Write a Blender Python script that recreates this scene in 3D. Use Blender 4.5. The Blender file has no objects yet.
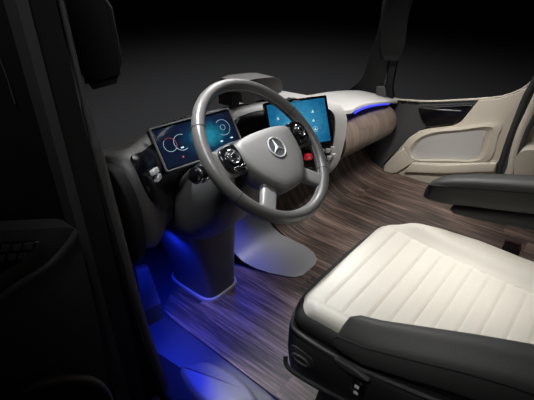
import bpy, bmesh, math, random
from mathutils import Vector, Matrix
random.seed(4)
PI = math.pi
V = Vector
scene = bpy.context.scene
col = scene.collection

# ------------------------------------------------------------------ camera
F_PX, PITCH, HEAD = 440.0, math.radians(31), math.radians(50)
CAM = V((-0.868, -0.734, 1.35))
FW = V((math.sin(HEAD)*math.cos(PITCH), math.cos(HEAD)*math.cos(PITCH), -math.sin(PITCH)))
RT = V((math.cos(HEAD), -math.sin(HEAD), 0))
UP = RT.cross(FW)
cd = bpy.data.cameras.new('camera'); cam = bpy.data.objects.new('camera', cd); col.objects.link(cam)
cd.sensor_width = 36; cd.lens = 36*F_PX/534; cd.clip_start = .02; cd.clip_end = 200
cam.matrix_world = Matrix.Translation(CAM) @ Matrix((RT, UP, -FW)).transposed().to_4x4()
scene.camera = cam

def ray(px, py): return FW + RT*((px-267)/F_PX) + UP*((200-py)/F_PX)
def at(px, py, **k):
    """point of the place seen at a photo position, at a known x, y or z (metres)"""
    (a, v), = k.items(); i = 'xyz'.index(a); r = ray(px, py)
    return CAM + r*((v-CAM[i])/r[i])

# ------------------------------------------------------------------ materials
def mat(name, color, rough=.5, metal=0, coat=0, spec=.5, bump=0, bscale=400, emit=None, estr=0, var=0):
    m = bpy.data.materials.new(name); m.use_nodes = True
    nt = m.node_tree; b = nt.nodes['Principled BSDF']
    b.inputs['Base Color'].default_value = (*color, 1)
    b.inputs['Roughness'].default_value = rough
    b.inputs['Metallic'].default_value = metal
    b.inputs['Coat Weight'].default_value = coat
    b.inputs['Coat Roughness'].default_value = .06
    b.inputs['Specular IOR Level'].default_value = spec
    tc = nt.nodes.new('ShaderNodeTexCoord')
    nz = nt.nodes.new('ShaderNodeTexNoise'); nz.inputs['Scale'].default_value = bscale
    nz.inputs['Detail'].default_value = 3
    nt.links.new(tc.outputs['Object'], nz.inputs['Vector'])
    if bump:
        bp = nt.nodes.new('ShaderNodeBump'); bp.inputs['Strength'].default_value = bump
        bp.inputs['Distance'].default_value = .001
        nt.links.new(nz.outputs['Fac'], bp.inputs['Height']); nt.links.new(bp.outputs['Normal'], b.inputs['Normal'])
    if var:
        n2 = nt.nodes.new('ShaderNodeTexNoise'); n2.inputs['Scale'].default_value = 9
        nt.links.new(tc.outputs['Object'], n2.inputs['Vector'])
        mx = nt.nodes.new('ShaderNodeMix'); mx.data_type = 'RGBA'
        mx.inputs[6].default_value = (*[c*(1-var) for c in color], 1)
        mx.inputs[7].default_value = (*[min(1, c*(1+var)) for c in color], 1)
        nt.links.new(n2.outputs['Fac'], mx.inputs[0]); nt.links.new(mx.outputs[2], b.inputs['Base Color'])
    if emit:
        b.inputs['Emission Color'].default_value = (*emit, 1); b.inputs['Emission Strength'].default_value = estr
    return m

def wood_mat(name, c1, c2, c3, rough=.42):
    m = bpy.data.materials.new(name); m.use_nodes = True
    nt = m.node_tree; N = nt.nodes; L = nt.links; b = N['Principled BSDF']
    uv = N.new('ShaderNodeUVMap'); uv.uv_map = 'grain'
    sep = N.new('ShaderNodeSeparateXYZ'); L.new(uv.outputs[0], sep.inputs[0])
    def math_(op, a, bb=None):
        n = N.new('ShaderNodeMath'); n.operation = op
        for i, v in enumerate((a, bb)):
            if v is None: continue
            if isinstance(v, (int, float)): n.inputs[i].default_value = v
            else: L.new(v, n.inputs[i])
        return n.outputs[0]
    row = math_('FLOOR', math_('DIVIDE', sep.outputs[0], .155))
    wn = N.new('ShaderNodeTexWhiteNoise'); wn.noise_dimensions = '1D'; L.new(row, wn.inputs['W'])
    yo = math_('ADD', sep.outputs[1], math_('MULTIPLY', wn.outputs[0], .9))
    seg = math_('FLOOR', math_('DIVIDE', yo, .9))
    w2 = N.new('ShaderNodeTexWhiteNoise'); w2.noise_dimensions = '2D'
    cmb = N.new('ShaderNodeCombineXYZ'); L.new(row, cmb.inputs[0]); L.new(seg, cmb.inputs[1]); L.new(cmb.outputs[0], w2.inputs['Vector'])
    def grain(sx, sy, det):
        c = N.new('ShaderNodeCombineXYZ')
        L.new(math_('MULTIPLY', sep.outputs[0], sx), c.inputs[0]); L.new(math_('MULTIPLY', sep.outputs[1], sy), c.inputs[1])
        L.new(math_('MULTIPLY', w2.outputs[0], 20), c.inputs[2])
        n = N.new('ShaderNodeTexNoise'); n.inputs['Scale'].default_value = 1; n.inputs['Detail'].default_value = det
        n.inputs['Roughness'].default_value = .65; n.inputs['Distortion'].default_value = .35
        L.new(c.outputs[0], n.inputs['Vector']); return n.outputs['Fac']
    g1 = grain(100, 4.5, 6); g2 = grain(22, 1.6, 3)
    s = math_('ADD', math_('MULTIPLY', g1, .62), math_('MULTIPLY', g2, .38))
    s = math_('ADD', s, math_('MULTIPLY', math_('SUBTRACT', w2.outputs[0], .5), .10))
    r = N.new('ShaderNodeValToRGB'); e = r.color_ramp.elements
    e[0].position = .40; e[0].color = (*c1, 1); e[1].position = .62; e[1].color = (*c3, 1)
    k = e.new(.5); k.color = (*c2, 1)
    L.new(s, r.inputs[0])
    # plank joints
    fr = math_('FRACT', math_('DIVIDE', sep.outputs[0], .155)); j1 = math_('LESS_THAN', fr, .016)
    fy = math_('FRACT', math_('DIVIDE', yo, .9)); j2 = math_('LESS_THAN', fy, .003)
    j = math_('MAXIMUM', j1, j2)
    mx = N.new('ShaderNodeMix'); mx.data_type = 'RGBA'; L.new(math_('MULTIPLY', j, .55), mx.inputs[0])
    L.new(r.outputs[0], mx.inputs[6]); mx.inputs[7].default_value = (.02, .014, .012, 1)
    L.new(mx.outputs[2], b.inputs['Base Color']); b.inputs['Roughness'].default_value = rough
    bp = N.new('ShaderNodeBump'); bp.inputs['Strength'].default_value = .35; bp.inputs['Distance'].default_value = .0015
    L.new(s, bp.inputs['Height']); L.new(bp.outputs[0], b.inputs['Normal'])
    return m

M = {
 'rim': mat('grey_leather', (.085, .082, .078), .30, bump=.25, bscale=900),
 'pad': mat('hub_plastic', (.125, .121, .115), .42, bump=.35, bscale=1300),
 'spoke': mat('spoke_satin', (.21, .205, .20), .38, metal=.3),
 'stitch': mat('stitch_thread', (.42, .40, .37), .7),
 'seamc': mat('cushion_seam', (.50, .46, .38), .8),
 'seam': mat('seam_dark', (.01, .01, .01), .8),
 'gloss': mat('piano_black', (.004, .004, .005), .12, coat=.3),
 'black': mat('matte_black', (.007, .007, .0075), .6, spec=.25, bump=.2),
 'rubber': mat('rubber', (.018, .018, .019), .65),
 'fascia': mat('satin_black_fascia', (.003, .003, .004), .22, spec=.2),
 'chrome': mat('chrome', (.75, .75, .76), .18, metal=1),
 'dash': mat('dash_grey', (.062, .060, .058), .5, bump=.35, bscale=900),
 'silver': mat('dash_silver', (.32, .31, .302), .42, bump=.25, bscale=900),
 'column': mat('column_grey', (.075, .075, .075), .45, bump=.3, bscale=900),
 'ped': mat('pedestal_grey', (.045, .045, .05), .42, bump=.2, bscale=700),
 'step': mat('step_grey', (.10, .10, .11), .4, bump=.2),
 'tray': mat('floor_tray_grey', (.030, .032, .038), .45, bump=.3, bscale=500),
 'kick': mat('kick_grey', (.22, .22, .225), .38, bump=.2, bscale=700),
 'edge': mat('pale_edge', (.28, .26, .235), .5),
 'white': mat('cream_leather', (.50, .475, .42), .5, bump=.45, bscale=500, var=.03),
 'bleather': mat('black_leather', (.034, .034, .033), .5, spec=.32, bump=.5, bscale=450),
 'bleather2': mat('charcoal_leather', (.024, .024, .024), .55, spec=.25, bump=.4, bscale=450),
 'beige': mat('beige_door', (.40, .36, .30), .5, bump=.25, bscale=700, var=.03),
 'grille': mat('speaker_mesh', (.50, .49, .47), .4, metal=.35),
 'ddark': mat('door_dark', (.045, .045, .047), .5, bump=.3, bscale=700),
 'dpanel': mat('driver_door_panel', (.04, .04, .041), .55, bump=.3, bscale=700),
 'handle_b': mat('handle_taupe', (.05, .045, .036), .5),
 'studio': mat('studio_floor', (.05, .05, .052), .75),
 'red': mat('hazard_red', (.45, .012, .02), .3, emit=(.8, .02, .04), estr=.25),
 'redb': mat('buckle_red', (.06, .006, .007), .5),
 'led': mat('blue_led', (.02, .02, .3), .4, emit=(.04, .06, 1), estr=1.1),
 'ledlens': mat('footwell_lamp_lens', (.05, .05, .4), .4, emit=(.01, .02, 1), estr=2),
 'icon': mat('icon_white', (.5, .7, .8), .4, emit=(.55, .85, 1), estr=.5),
 'gauge': mat('gauge_pale', (.3, .4, .5), .4, emit=(.25, .5, .8), estr=.08),
 'gred': mat('gauge_red', (.3, .05, .05), .4, emit=(.9, .12, .12), estr=.1),
 'keys': mat('silver_keys', (.62, .62, .62), .3, metal=.4),
 'bezel': mat('display_frame', (.22, .22, .225), .3, metal=.5),
 'badge': mat('badge_satin', (.62, .62, .61), .3, metal=.6),
 'glyph': mat('button_glyph', (.6, .6, .6), .5),
}
M['floorwood'] = wood_mat('floor_wood', (.018, .011, .008), (.066, .043, .034), (.20, .138, .112), .5)
M['rollwood'] = wood_mat('roll_wood', (.095, .070, .055), (.14, .105, .083), (.20, .155, .125), .48)

def screen_mat(name, base, a, b, centre, rad, stre):
    """what the lit screen shows: a soft blue picture, placed in the screen's own coordinates"""
    m = bpy.data.materials.new(name); m.use_nodes = True; nt = m.node_tree; N = nt.nodes; L = nt.links
    P = N['Principled BSDF']; P.inputs['Base Color'].default_value = (.003, .004, .006, 1); P.inputs['Roughness'].default_value = .12
    tc = N.new('ShaderNodeTexCoord'); mp = N.new('ShaderNodeMapping')
    mp.inputs['Location'].default_value = (-centre[0]/rad[0], -centre[1]/rad[1], 0)
    mp.inputs['Scale'].default_value = (1/rad[0], 1/rad[1], 0)
    L.new(tc.outputs['Object'], mp.inputs['Vector'])
    gr = N.new('ShaderNodeTexGradient'); gr.gradient_type = 'SPHERICAL'; L.new(mp.outputs[0], gr.inputs[0])
    nz = N.new('ShaderNodeTexNoise'); nz.inputs['Scale'].default_value = 38; nz.inputs['Detail'].default_value = 4; L.new(tc.outputs['Object'], nz.inputs['Vector'])
    mu = N.new('ShaderNodeMath'); mu.operation = 'MULTIPLY_ADD'; L.new(nz.outputs['Fac'], mu.inputs[0]); mu.inputs[1].default_value = .5; 
    sb = N.new('ShaderNodeMath'); sb.operation = 'SUBTRACT'; L.new(gr.outputs['Fac'], sb.inputs[0]); sb.inputs[1].default_value = .25
    L.new(sb.outputs[0], mu.inputs[2])
    r = N.new('ShaderNodeValToRGB'); e = r.color_ramp.elements
    e[0].position = .05; e[0].color = (*base, 1); e[1].position = .8; e[1].color = (*b, 1); k = e.new(.4); k.color = (*a, 1)
    L.new(mu.outputs[0], r.inputs[0]); L.new(r.outputs[0], P.inputs['Emission Color']); P.inputs['Emission Strength'].default_value = stre
    return m
M['scr_i'] = screen_mat('cluster_picture', (.004, .010, .035), (.005, .05, .12), (.02, .34, .50), (.03, .0), (.11, .07), .6)
M['scr_c'] = screen_mat('touch_picture', (.006, .07, .18), (.012, .16, .34), (.05, .33, .56), (0, 0), (.20, .17), .75)

# ------------------------------------------------------------------ object helpers
def link(name, bm, m, parent=None, ang=35, M0=None, world=True, mods=None):
    """one mesh object from a bmesh given in world (or parent-local) coordinates"""
    bmesh.ops.remove_doubles(bm, verts=bm.verts, dist=1e-6)
    bmesh.ops.recalc_face_normals(bm, faces=bm.faces)
    lim = math.radians(ang)
    for f in bm.faces: f.smooth = True
    for e in bm.edges:
        if len(e.link_faces) == 2 and e.calc_face_angle(0) > lim: e.smooth = False
    o = bpy.data.objects.new(name, bpy.data.meshes.new(name))
    mw = parent_world(parent)
    if world and parent is not None: bmesh.ops.transform(bm, matrix=mw.inverted(), verts=bm.verts)
    if parent is None and world:      # origin at the base of the thing
        xs = [v.co for v in bm.verts]
        c = V((sum(p.x for p in xs)/len(xs), sum(p.y for p in xs)/len(xs), min(p.z for p in xs)))
        bmesh.ops.translate(bm, vec=-c, verts=bm.verts); o.location = c
    bm.to_mesh(o.data); bm.free(); o.data.materials.append(m)
    col.objects.link(o)
    if parent is not None: o.parent = parent
    if mods:
        for md in mods:
            if md[0] == 'bevel':
                x = o.modifiers.new('bevel', 'BEVEL'); x.width = md[1]; x.segments = md[2]; x.limit_method = 'ANGLE'; x.angle_limit = math.radians(40); x.harden_normals = False
            if md[0] == 'sub':
                x = o.modifiers.new('sub', 'SUBSURF'); x.levels = md[1]; x.render_levels = md[1]
    return o
def parent_world(p):
    m = Matrix.Identity(4)
    while p is not None: m = Matrix.LocRotScale(p.location, p.rotation_euler, p.scale) @ m; p = p.parent
    return m
def thing(name, label, cat, loc=(0, 0, 0), rot=None, group=None):
    o = bpy.data.objects.new(name, None); col.objects.link(o); o.location = loc; o.empty_display_size = .05
    if rot is not None: o.rotation_euler = rot.to_euler()
    o['label'] = label; o['category'] = cat
    if group: o['group'] = group
    return o
def tag(o, label, cat, group=None):
    o['label'] = label; o['category'] = cat
    if group: o['group'] = group
    return o
def struct(name, bm, m, **k):
    o = link(name, bm, m, **k); o['kind'] = 'structure'; return o
def lab(o, s): o['label'] = s; return o

def loft(secs, cap=True, closed=True, bm=None):
    bm = bm or bmesh.new()
    R = [[bm.verts.new(p) for p in s] for s in secs]
    n = len(secs[0])
    for a, b in zip(R, R[1:]):
        for i in range(n if closed else n-1):
            bm.faces.new((a[i], a[(i+1) % n], b[(i+1) % n], b[i]))
    if cap and closed:
        bm.faces.new(R[0][::-1]); bm.faces.new(R[-1])
    return bm
def crom(pts, n=6, closed=False):
    """Catmull-Rom through the points"""
    P = [V(p) for p in pts]; out = []; N = len(P)
    rng = range(N if closed else N-1)
    for i in rng:
        g = (lambda k: P[k % N]) if closed else (lambda k: P[max(0, min(N-1, k))])
        a, b, c, d = g(i-1), g(i), g(i+1), g(i+2)
        for k in range(n):
            t = k/n
            out.append(.5*((2*b)+(c-a)*t+(2*a-5*b+4*c-d)*t*t+(3*b-a-3*c+d)*t**3))
    if not closed: out.append(P[-1].copy())
    return out
def tube(pts, r, seg=12, closed=False, bm=None, rr=None, ref=None):
    P = [V(p) for p in pts]; secs = []; N = len(P)
    prev = None
    for i, p in enumerate(P):
        if closed: t = (P[(i+1) % N]-P[i-1]).normalized()
        else: t = (P[min(i+1, N-1)]-P[max(i-1, 0)]).normalized()
        if prev is None:
            a = V(ref) if ref else (V((0, 0, 1)) if abs(t.z) < .9 else V((1, 0, 0)))
            u = (a-t*a.dot(t)).normalized()
        else: u = (prev-t*prev.dot(t)).normalized()
        prev = u; w = t.cross(u)
        r0 = r[i] if isinstance(r, (list, tuple)) else r
        secs.append([p+u*math.cos(2*PI*k/seg)*r0+w*math.sin(2*PI*k/seg)*r0*(rr or 1) for k in range(seg)])
    if closed:
        bm = bm or bmesh.new(); R = [[bm.verts.new(q) for q in s] for s in secs]
        for i in range(N):
            a, b = R[i], R[(i+1) % N]
            for k in range(seg): bm.faces.new((a[k], a[(k+1) % seg], b[(k+1) % seg], b[k]))
        return bm
    return loft(secs, bm=bm)
def rrect(w, h, r, n=5):
    out = []
    for cx, cy, a0 in ((w/2-r, h/2-r, 0), (-w/2+r, h/2-r, 90), (-w/2+r, -h/2+r, 180), (w/2-r, -h/2+r, 270)):
        for k in range(n+1):
            a = math.radians(a0+90*k/n); out.append((cx+r*math.cos(a), cy+r*math.sin(a)))
    return out
def slab(loop, n, depth, bev=0, bm=None, seg=3):
    """solid plate: 3D outline loop, pushed `depth` along n, front edge rounded by bev"""
    bm = bm or bmesh.new(); n = V(n).normalized(); L = [V(p) for p in loop]
    c = sum(L, V())/len(L)
    def inset(d):
        if d == 0: return L
        out = []; N = len(L)
        area = sum(((L[i]-c).cross(L[(i+1) % N]-c)).dot(n) for i in range(N)); s = 1 if area > 0 else -1
        for i in range(N):
            a, b, e = L[i-1], L[i], L[(i+1) % N]
            t1 = (b-a).normalized(); t2 = (e-b).normalized()
            n1 = n.cross(t1)*s; n2 = n.cross(t2)*s; m_ = n1+n2
            if m_.length < 1e-6: m_ = n1
            m_.normalize(); k = max(.35, m_.dot(n1)); out.append(b+m_*(d/k))
        return out
    secs = [L]
    if bev:
        for k in range(seg+1):
            a = PI/2*k/seg
            secs.append([p+n*(depth-bev+bev*math.sin(a)) for p in inset(bev*(1-math.cos(a)))])
    else: secs.append([p+n*depth for p in L])
    return loft(secs, bm=bm)
def box(c, s, rot=None, bm=None):
    bm = bm or bmesh.new()
    m = Matrix.Translation(V(c)) @ (rot.to_4x4() if rot else Matrix.Identity(4)) @ Matrix.Diagonal((*s, 1))
    bmesh.ops.create_cube(bm, size=1, matrix=m); return bm
def resample_round(pts, n=5, it=2):
    """round the corners of a closed polygon (Chaikin)"""
    P = [V(p) for p in pts]
    for _ in range(it):
        Q = []
        for i in range(len(P)):
            a, b = P[i], P[(i+1) % len(P)]
            Q += [a.lerp(b, .22), a.lerp(b, .78)]
        P = Q
    return P
def frame_mat(C, e1, e2):
    n = e1.cross(e2); return Matrix((e1, e2, n)).transposed()

# ================================================================== STEERING WHEEL
wy, wt = .129, .763
E1 = V((math.cos(wy), math.sin(wy), 0)); Bk = V((-math.sin(wy), math.cos(wy), 0))
E2 = Bk*math.cos(wt)+V((0, 0, 1))*math.sin(wt)
spin = math.radians(-7)
e1 = E1*math.cos(spin)+E2*math.sin(spin); e2 = -E1*math.sin(spin)+E2*math.cos(spin)
WN = e1.cross(e2); WC = V((.021, .017, .825))
wheel = thing('steering_wheel', 'grey leather steering wheel with four spokes, facing the cream driver seat', 'steering wheel', WC, frame_mat(WC, e1, e2))
W = lambda x, y, z=0: V((x, y, z))
def wl(name, bm, m, par=None, **k): return link(name, bm, m, par or wheel, world=False, **k)
R0 = .218
# rim (slightly oval section)
secs = []
bm = bmesh.new(); NN = 96; rings = []
for i in range(NN):
    a = 2*PI*i/NN; d = V((math.cos(a), math.sin(a), 0))
    rings.append([bm.verts.new(d*(R0+.0175*math.cos(b))+V((0, 0, .0205*math.sin(b)))) for b in [2*PI*k/20 for k in range(20)]])
for i in range(NN):
    A, B = rings[i], rings[(i+1) % NN]
    for k in range(20): bm.faces.new((A[k], A[(k+1) % 20], B[(k+1) % 20], B[k]))
rim = wl('rim', bm, M['rim'])
bm = bmesh.new()
for i in range(230):   # stitches on the inner side of the rim
    a = 2*PI*i/230; d = V((math.cos(a), math.sin(a), 0)); t = V((-d.y, d.x, 0))
    p = d*(R0-.0178)+V((0, 0, .002))
    box(p, (.0012, .0032, .0016), Matrix((d, t, V((0, 0, 1)))).transposed(), bm)
wl('stitching', bm, M['stitch'], rim)
for a in (148, 205, 322, 22):
    a = math.radians(a); d = V((math.cos(a), math.sin(a), 0))
    bm = tube([d*(R0+.0179*math.cos(b))+V((0, 0, .0209*math.sin(b))) for b in [2*PI*k/20 for k in range(20)]], .0009, 6, closed=True)
    lab(wl('rim_seam', bm, M['seam'], rim), 'thin dark seam across the leather')
# hub pad
half = [(0, .052), (.05, .051), (.104, .043), (.121, .030), (.119, -.02), (.108, -.064), (.080, -.104), (.047, -.136), (.015, -.140)]
pad = half + [(-x, y) for x, y in half[::-1] if x > 0]
pad = resample_round([V((x, y, 0)) for x, y in pad], it=1)
bm = bmesh.new()
secs = []
def scl(L, s, z, c=V((0, -.04, 0))): return [c+(p-c)*s+V((0, 0, z)) for p in L]
for s, z in ((.90, -.045), (.97, -.03), (1.0, .0), (.995, .012), (.965, .021), (.9, .0265), (.7, .030), (.4, .032)):
    secs.append(scl(pad, s, z))
loft(secs, bm=bm); hub = wl('hub_pad', bm, M['pad'], ang=50)
# emblem: ring with a three-pointed star
ec = V((.004, -.018, .030))
emb = wl('emblem', tube([ec+V((math.cos(a), math.sin(a), 0))*.031+V((0, 0, .004)) for a in [2*PI*k/40 for k in range(40)]], .0024, 8, closed=True), M['badge'], hub)
lab(emb, 'chrome ring of the badge')
bm = slab([ec+V((math.cos(a), math.sin(a), 0))*.0345 for a in [2*PI*k/40 for k in range(40)]], (0, 0, 1), .003); lab(wl('badge_recess', bm, M['ped'], hub), 'round dark badge disc')
bm = bmesh.new()
for k in range(3):
    a = PI/2+k*2*PI/3; d = V((math.cos(a), math.sin(a), 0)); s_ = V((-d.y, d.x, 0))
    c0 = ec+V((0, 0, .0045))
    tip = c0+d*.030; l = c0+s_*.0052-d*.003; r_ = c0-s_*.0052-d*.003; top = c0+V((0, 0, .0035))
    vs = [bm.verts.new(p) for p in (tip, l, r_, top, c0-V((0, 0, .002)))]
    for f in ((0, 1, 3), (0, 3, 2), (1, 2, 3), (0, 4, 1), (0, 2, 4), (1, 4, 2)): bm.faces.new([vs[i] for i in f])
lab(wl('badge_star', bm, M['badge'], hub, ang=10), 'chrome three-pointed star')
# spokes
def bar(a, b, w0, w1, t0, t1, zc0=0, zc1=0, n=8):
    a, b = V(a), V(b); d = (b-a).normalized(); s_ = V((-d.y, d.x, 0)); secs = []
    for i in range(n+1):
        t = i/n; p = a.lerp(b, t); w = w0+(w1-w0)*t+.02*max(0, t-.75)*2; th = t0+(t1-t0)*t; z = zc0+(zc1-zc0)*t
        secs.append([p+s_*x*w/2+V((0, 0, z+y*th/2)) for x, y in [(math.copysign(abs(math.cos(q))**.5, math.cos(q)), math.copysign(abs(math.sin(q))**.5, math.sin(q))) for q in [2*PI*k/20 for k in range(20)]]])
    return loft(secs)
wl('spoke', bar((-.060, -.095, -.012), (-.138, -.166, 0), .050, .046, .03, .022), M['spoke'], ang=50)
wl('spoke', bar((.060, -.095, -.012), (.138, -.166, 0), .050, .046, .03, .022), M['spoke'], ang=50)
for s in (-1, 1):
    sp = wl('spoke', bar((s*.09, -.004, -.008), (s*.208, .0, 0), .074, .085, .03, .022), M['rim'], ang=50)
    # glossy button island
    L = resample_round([V((s*x, y, .008)) for x, y in ((.118, .040), (.150, .044), (.190, .034), (.193, -.022), (.165, -.036), (.126, -.040))], it=2)
    isl = wl('button_panel', slab(L, (0, 0, 1), .012, .004), M['gloss'], ang=50); lab(isl, 'glossy black panel of thumb buttons')
    cc = V((s*.156, .006, .02))
    wl('thumb_pad', slab([cc+V((math.cos(a), math.sin(a), 0))*.021 for a in [2*PI*k/28 for k in range(28)]], (0, 0, 1), .005, .002), M['black'], isl)
    wl('thumb_ring', tube([cc+V((math.cos(a), math.sin(a), 0))*.0195+V((0, 0, .005)) for a in [2*PI*k/28 for k in range(28)]], .0016, 6, closed=True), M['chrome'], isl)
    wl('thumb_button', slab([cc+V((math.cos(a), math.sin(a), 0))*.0085+V((0, 0, .004)) for a in [2*PI*k/20 for k in range(20)]], (0, 0, 1), .004, .0015), M['chrome'], isl)
    for k, a in enumerate((45, 135, 225, 315)):
        a = math.radians(a); q = cc+V((math.cos(a), math.sin(a), 0))*.0145+V((0, 0, .005))
        wl('button_mark', box(q, (.004, .0022, .0012)), M['glyph'], isl)
    for k in range(2):
        q = V((s*(.138+.026*k), -.027, .0205)); wl('rocker', slab([q+V((x, y, 0)) for x, y in rrect(.02, .009, .003)], (0, 0, 1), .003, .001), M['chrome'], isl)

# ================================================================== STEERING COLUMN
colm = thing('steering_column', 'dark grey steering column housing under the wheel, standing on its pedestal', 'steering column', (.12, .47, .012))
def ell(C, u, v, a, b, p=.6, n=28):
    out = []
    for k in range(n):
        q = 2*PI*k/n; x = math.copysign(abs(math.cos(q))**p, math.cos(q)); y = math.copysign(abs(math.sin(q))**p, math.sin(q))
        out.append(V(C)+V(u)*a*x+V(v)*b*y)
    return out
secs = []
path = [(WC-WN*.045, .062, .06, .0), (WC-WN*.085, .085, .075, .1), (WC-WN*.15, .125, .095, .2), (V((.03, .19, .63)), .145, .115, .35), (V((.045, .29, .545)), .16, .13, .6), (V((.06, .40, .50)), .165, .13, .9)]
for C, a, b, k in path:
    nn = (WN*(1-k)+V((0, -1, .25))*k).normalized(); u = E1; v = nn.cross(u).normalized()
    secs.append(ell(C, u, v, a, b, .7))
link('column_shroud', loft(secs), M['column'], colm, ang=60)
secs = []
for z, cx, cy, a, b in ((.012, .125, .475, .095, .135), (.05, .124, .475, .092, .135), (.15, .115, .47, .10, .14), (.28, .095, .465, .12, .15), (.38, .075, .46, .14, .16), (.46, .06, .45, .15, .16)):
    secs.append(ell((cx, cy, z), (1, 0, 0), (0, 1, 0), a, b, .45, 36))
link('pedestal', loft(secs), M['ped'], colm, ang=60)
secs = [ell((.125, .475, z), (1, 0, 0), (0, 1, 0), a, b, .45, 36) for z, a, b in ((.004, .103, .143), (.014, .102, .142), (.017, .096, .136))]
lab(link('pedestal_foot', loft(secs), M['edge'], colm, ang=30), 'pale rim around the pedestal foot')
# stalk with chrome tip
a0 = WC-WN*.07-E1*.06; 
tipd = at(186, 177, y=.03)
st = link('stalk', tube(crom([a0, a0.lerp(tipd, .5)-WN*.004, a0.lerp(tipd, .86)], 5), [.011]*5+[.014]*3+[.016]*3, 14), M['gloss'], colm)
dd = (tipd-a0).normalized(); p0 = a0.lerp(tipd, .70)
link('stalk_cap', tube([p0+dd*x for x in (0, .003, .03, .044, .05)], [.017, .0215, .021, .017, .006], 16), M['gloss'], st)
for x in (.008, .030): link('stalk_ring', tube([p0+dd*(x+q) for q in (0, .0015, .005, .0065)], [.0205, .0228, .0226, .0205], 16), M['chrome'], st)

# ================================================================== DASHBOARD
dash = thing('dashboard', 'wraparound truck dashboard, dark grey at the driver end and pale silver toward the far door', 'dashboard', (.3, .45, .33))
ST = [  # x, yfront, ztop, zbot
 (-.345, .215, .84, .60), (-.338, .185, .856, .565), (-.32, .168, .862, .545), (-.285, .168, .86, .525), (-.24, .20, .845, .50), (-.16, .27, .825, .485), (-.06, .325, .808, .475), (.06, .345, .80, .465),
 (.2, .345, .795, .45), (.35, .335, .785, .43), (.5, .295, .765, .40), (.62, .255, .745, .37), (.72, .235, .728, .335), (.80, .235, .712, .31), (.87, .245, .690, .32), (.915, .262, .668, .345), (.93, .285, .655, .36)]
def prof(s, grow=0):
    x, yf, zt, zb = s; h = zt-zb
    yb = .60 if x > -.3 else .54; dr = (.115 if x < .25 else .115-.10*min(1, (x-.25)/.4))
    P = [(yb, zt-dr), (yf+.16, zt-dr*.32), (yf+.09, zt-.006), (yf+.035, zt-.018), (yf+.004, zt-.06), (yf-.002, zt-h*.35), (yf+.002, zt-h*.6), (yf+.02, zb+h*.14), (yf+.07, zb+.012), (yf+.15, zb), (yb, zb+.05)]
    c = crom([V((x, a, b)) for a, b in P], 4)
    return c
def interp_st(sub=3):
    out = []
    for i in range(len(ST)-1):
        for k in range(sub):
            t = k/sub
            g = lambda q: ST[max(0, min(len(ST)-1, q))]
            r = []
            for c in range(4):
                a, b, cc, d = g(i-1)[c], g(i)[c], g(i+1)[c], g(i+2)[c]
                r.append(.5*((2*b)+(cc-a)*t+(2*a-5*b+4*cc-d)*t*t+(3*b-a-3*cc+d)*t**3) if c else ST[i][0]+(ST[i+1][0]-ST[i][0])*t)
            out.append(tuple(r))
    out.append(ST[-1]); return out
full = interp_st()
_pc = {}
def dash_pt(x, t):
    """point on the front of the dashboard: x along it, t 0 (top) .. 1 (bottom)"""
    x = max(full[0][0]+1e-5, min(full[-1][0]-1e-5, x)); key = round(x, 5)
    if key not in _pc:
        for a, b in zip(full, full[1:]):
            if a[0] <= x <= b[0]:
                k = (x-a[0])/(b[0]-a[0]); s = tuple(a[i]+(b[i]-a[i])*k for i in range(4)); break
        _pc[key] = prof(s)
    pr = _pc[key]; i0, i1 = 10, 32
    f = i0+(i1-i0)*t; i = int(f); return pr[i].lerp(pr[min(i+1, len(pr)-1)], f-i)
def on_dash(px, py, x0=.2, x1=.9, nx=240, nt=60):
    """where a sight line meets the front of the dash"""
    best = None
    for i in range(nx):
        x = x0+(x1-x0)*i/nx
        for j in range(nt):
            t = j/nt; d = dash_pt(x, t)-CAM; z = d.dot(FW)
            e = (267+F_PX*d.dot(RT)/z-px)**2+(200-F_PX*d.dot(UP)/z-py)**2
            if best is None or e < best[0]: best = (e, x, t)
    return best[1], best[2]
left = [s for s in full if s[0] <= .2001]; right = [s for s in full if s[0] >= .1999]
link('dash_shell', loft([prof(s) for s in left]), M['dash'], dash, ang=50)
lab(link('dash_wing', loft([prof(s) for s in right]), M['silver'], dash, ang=50), 'pale silver wing curving round the touchscreen')
# round end cap of the dash by the driver's door
s = left[1]
pc = [V((-.384, a, b)) for a, b in ()]
capo = resample_round([at(a, b, x=-.368) for a, b in ((84, 168), (100, 165), (112, 173), (124, 193), (133, 220), (137, 248), (136, 263), (126, 268), (108, 258), (88, 230))], it=2)
lab(link('end_cap', slab([p_+V((.03, 0, 0)) for p_ in capo], (-1, 0, 0), .03, .008), M['black'], dash, ang=40), 'black end cap by the driver door')

def surf_patch(poly2, off, thick, m, name, par, nx=None, bev=.004):
    """plate that follows the dash front: polygon in (x, t), lifted by off"""
    P = resample_round([V((a, b, 0)) for a, b in poly2], it=2)
    cx = sum(p.x for p in P)/len(P); ct = sum(p.y for p in P)/len(P)
    bm = bmesh.new(); rings = []
    def q(x, t, o):
        p = dash_pt(x, t); ex = dash_pt(min(x+.01, .925), t)-dash_pt(x-.01, t); et = dash_pt(x, min(1, t+.03))-dash_pt(x, max(0, t-.03))
        n = -ex.cross(et).normalized()
        return p+n*o
    ks = [1, .98]+[.98-.06*k for k in range(1, 16)]
    rings.append([bm.verts.new(q(p.x, p.y, -.02)) for p in P])
    for i, k in enumerate(ks):
        o = off+thick*(0 if i == 0 else 1)
        rings.append([bm.verts.new(q(cx+(p.x-cx)*k, ct+(p.y-ct)*k, o)) for p in P])
    for A, B in zip(rings, rings[1:]):
        for i in range(len(P)): bm.faces.new((A[i], A[(i+1) % len(P)], B[(i+1) % len(P)], B[i]))
    bm.faces.new(rings[-1])
    return link(name, bm, m, par, ang=40), q
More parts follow.
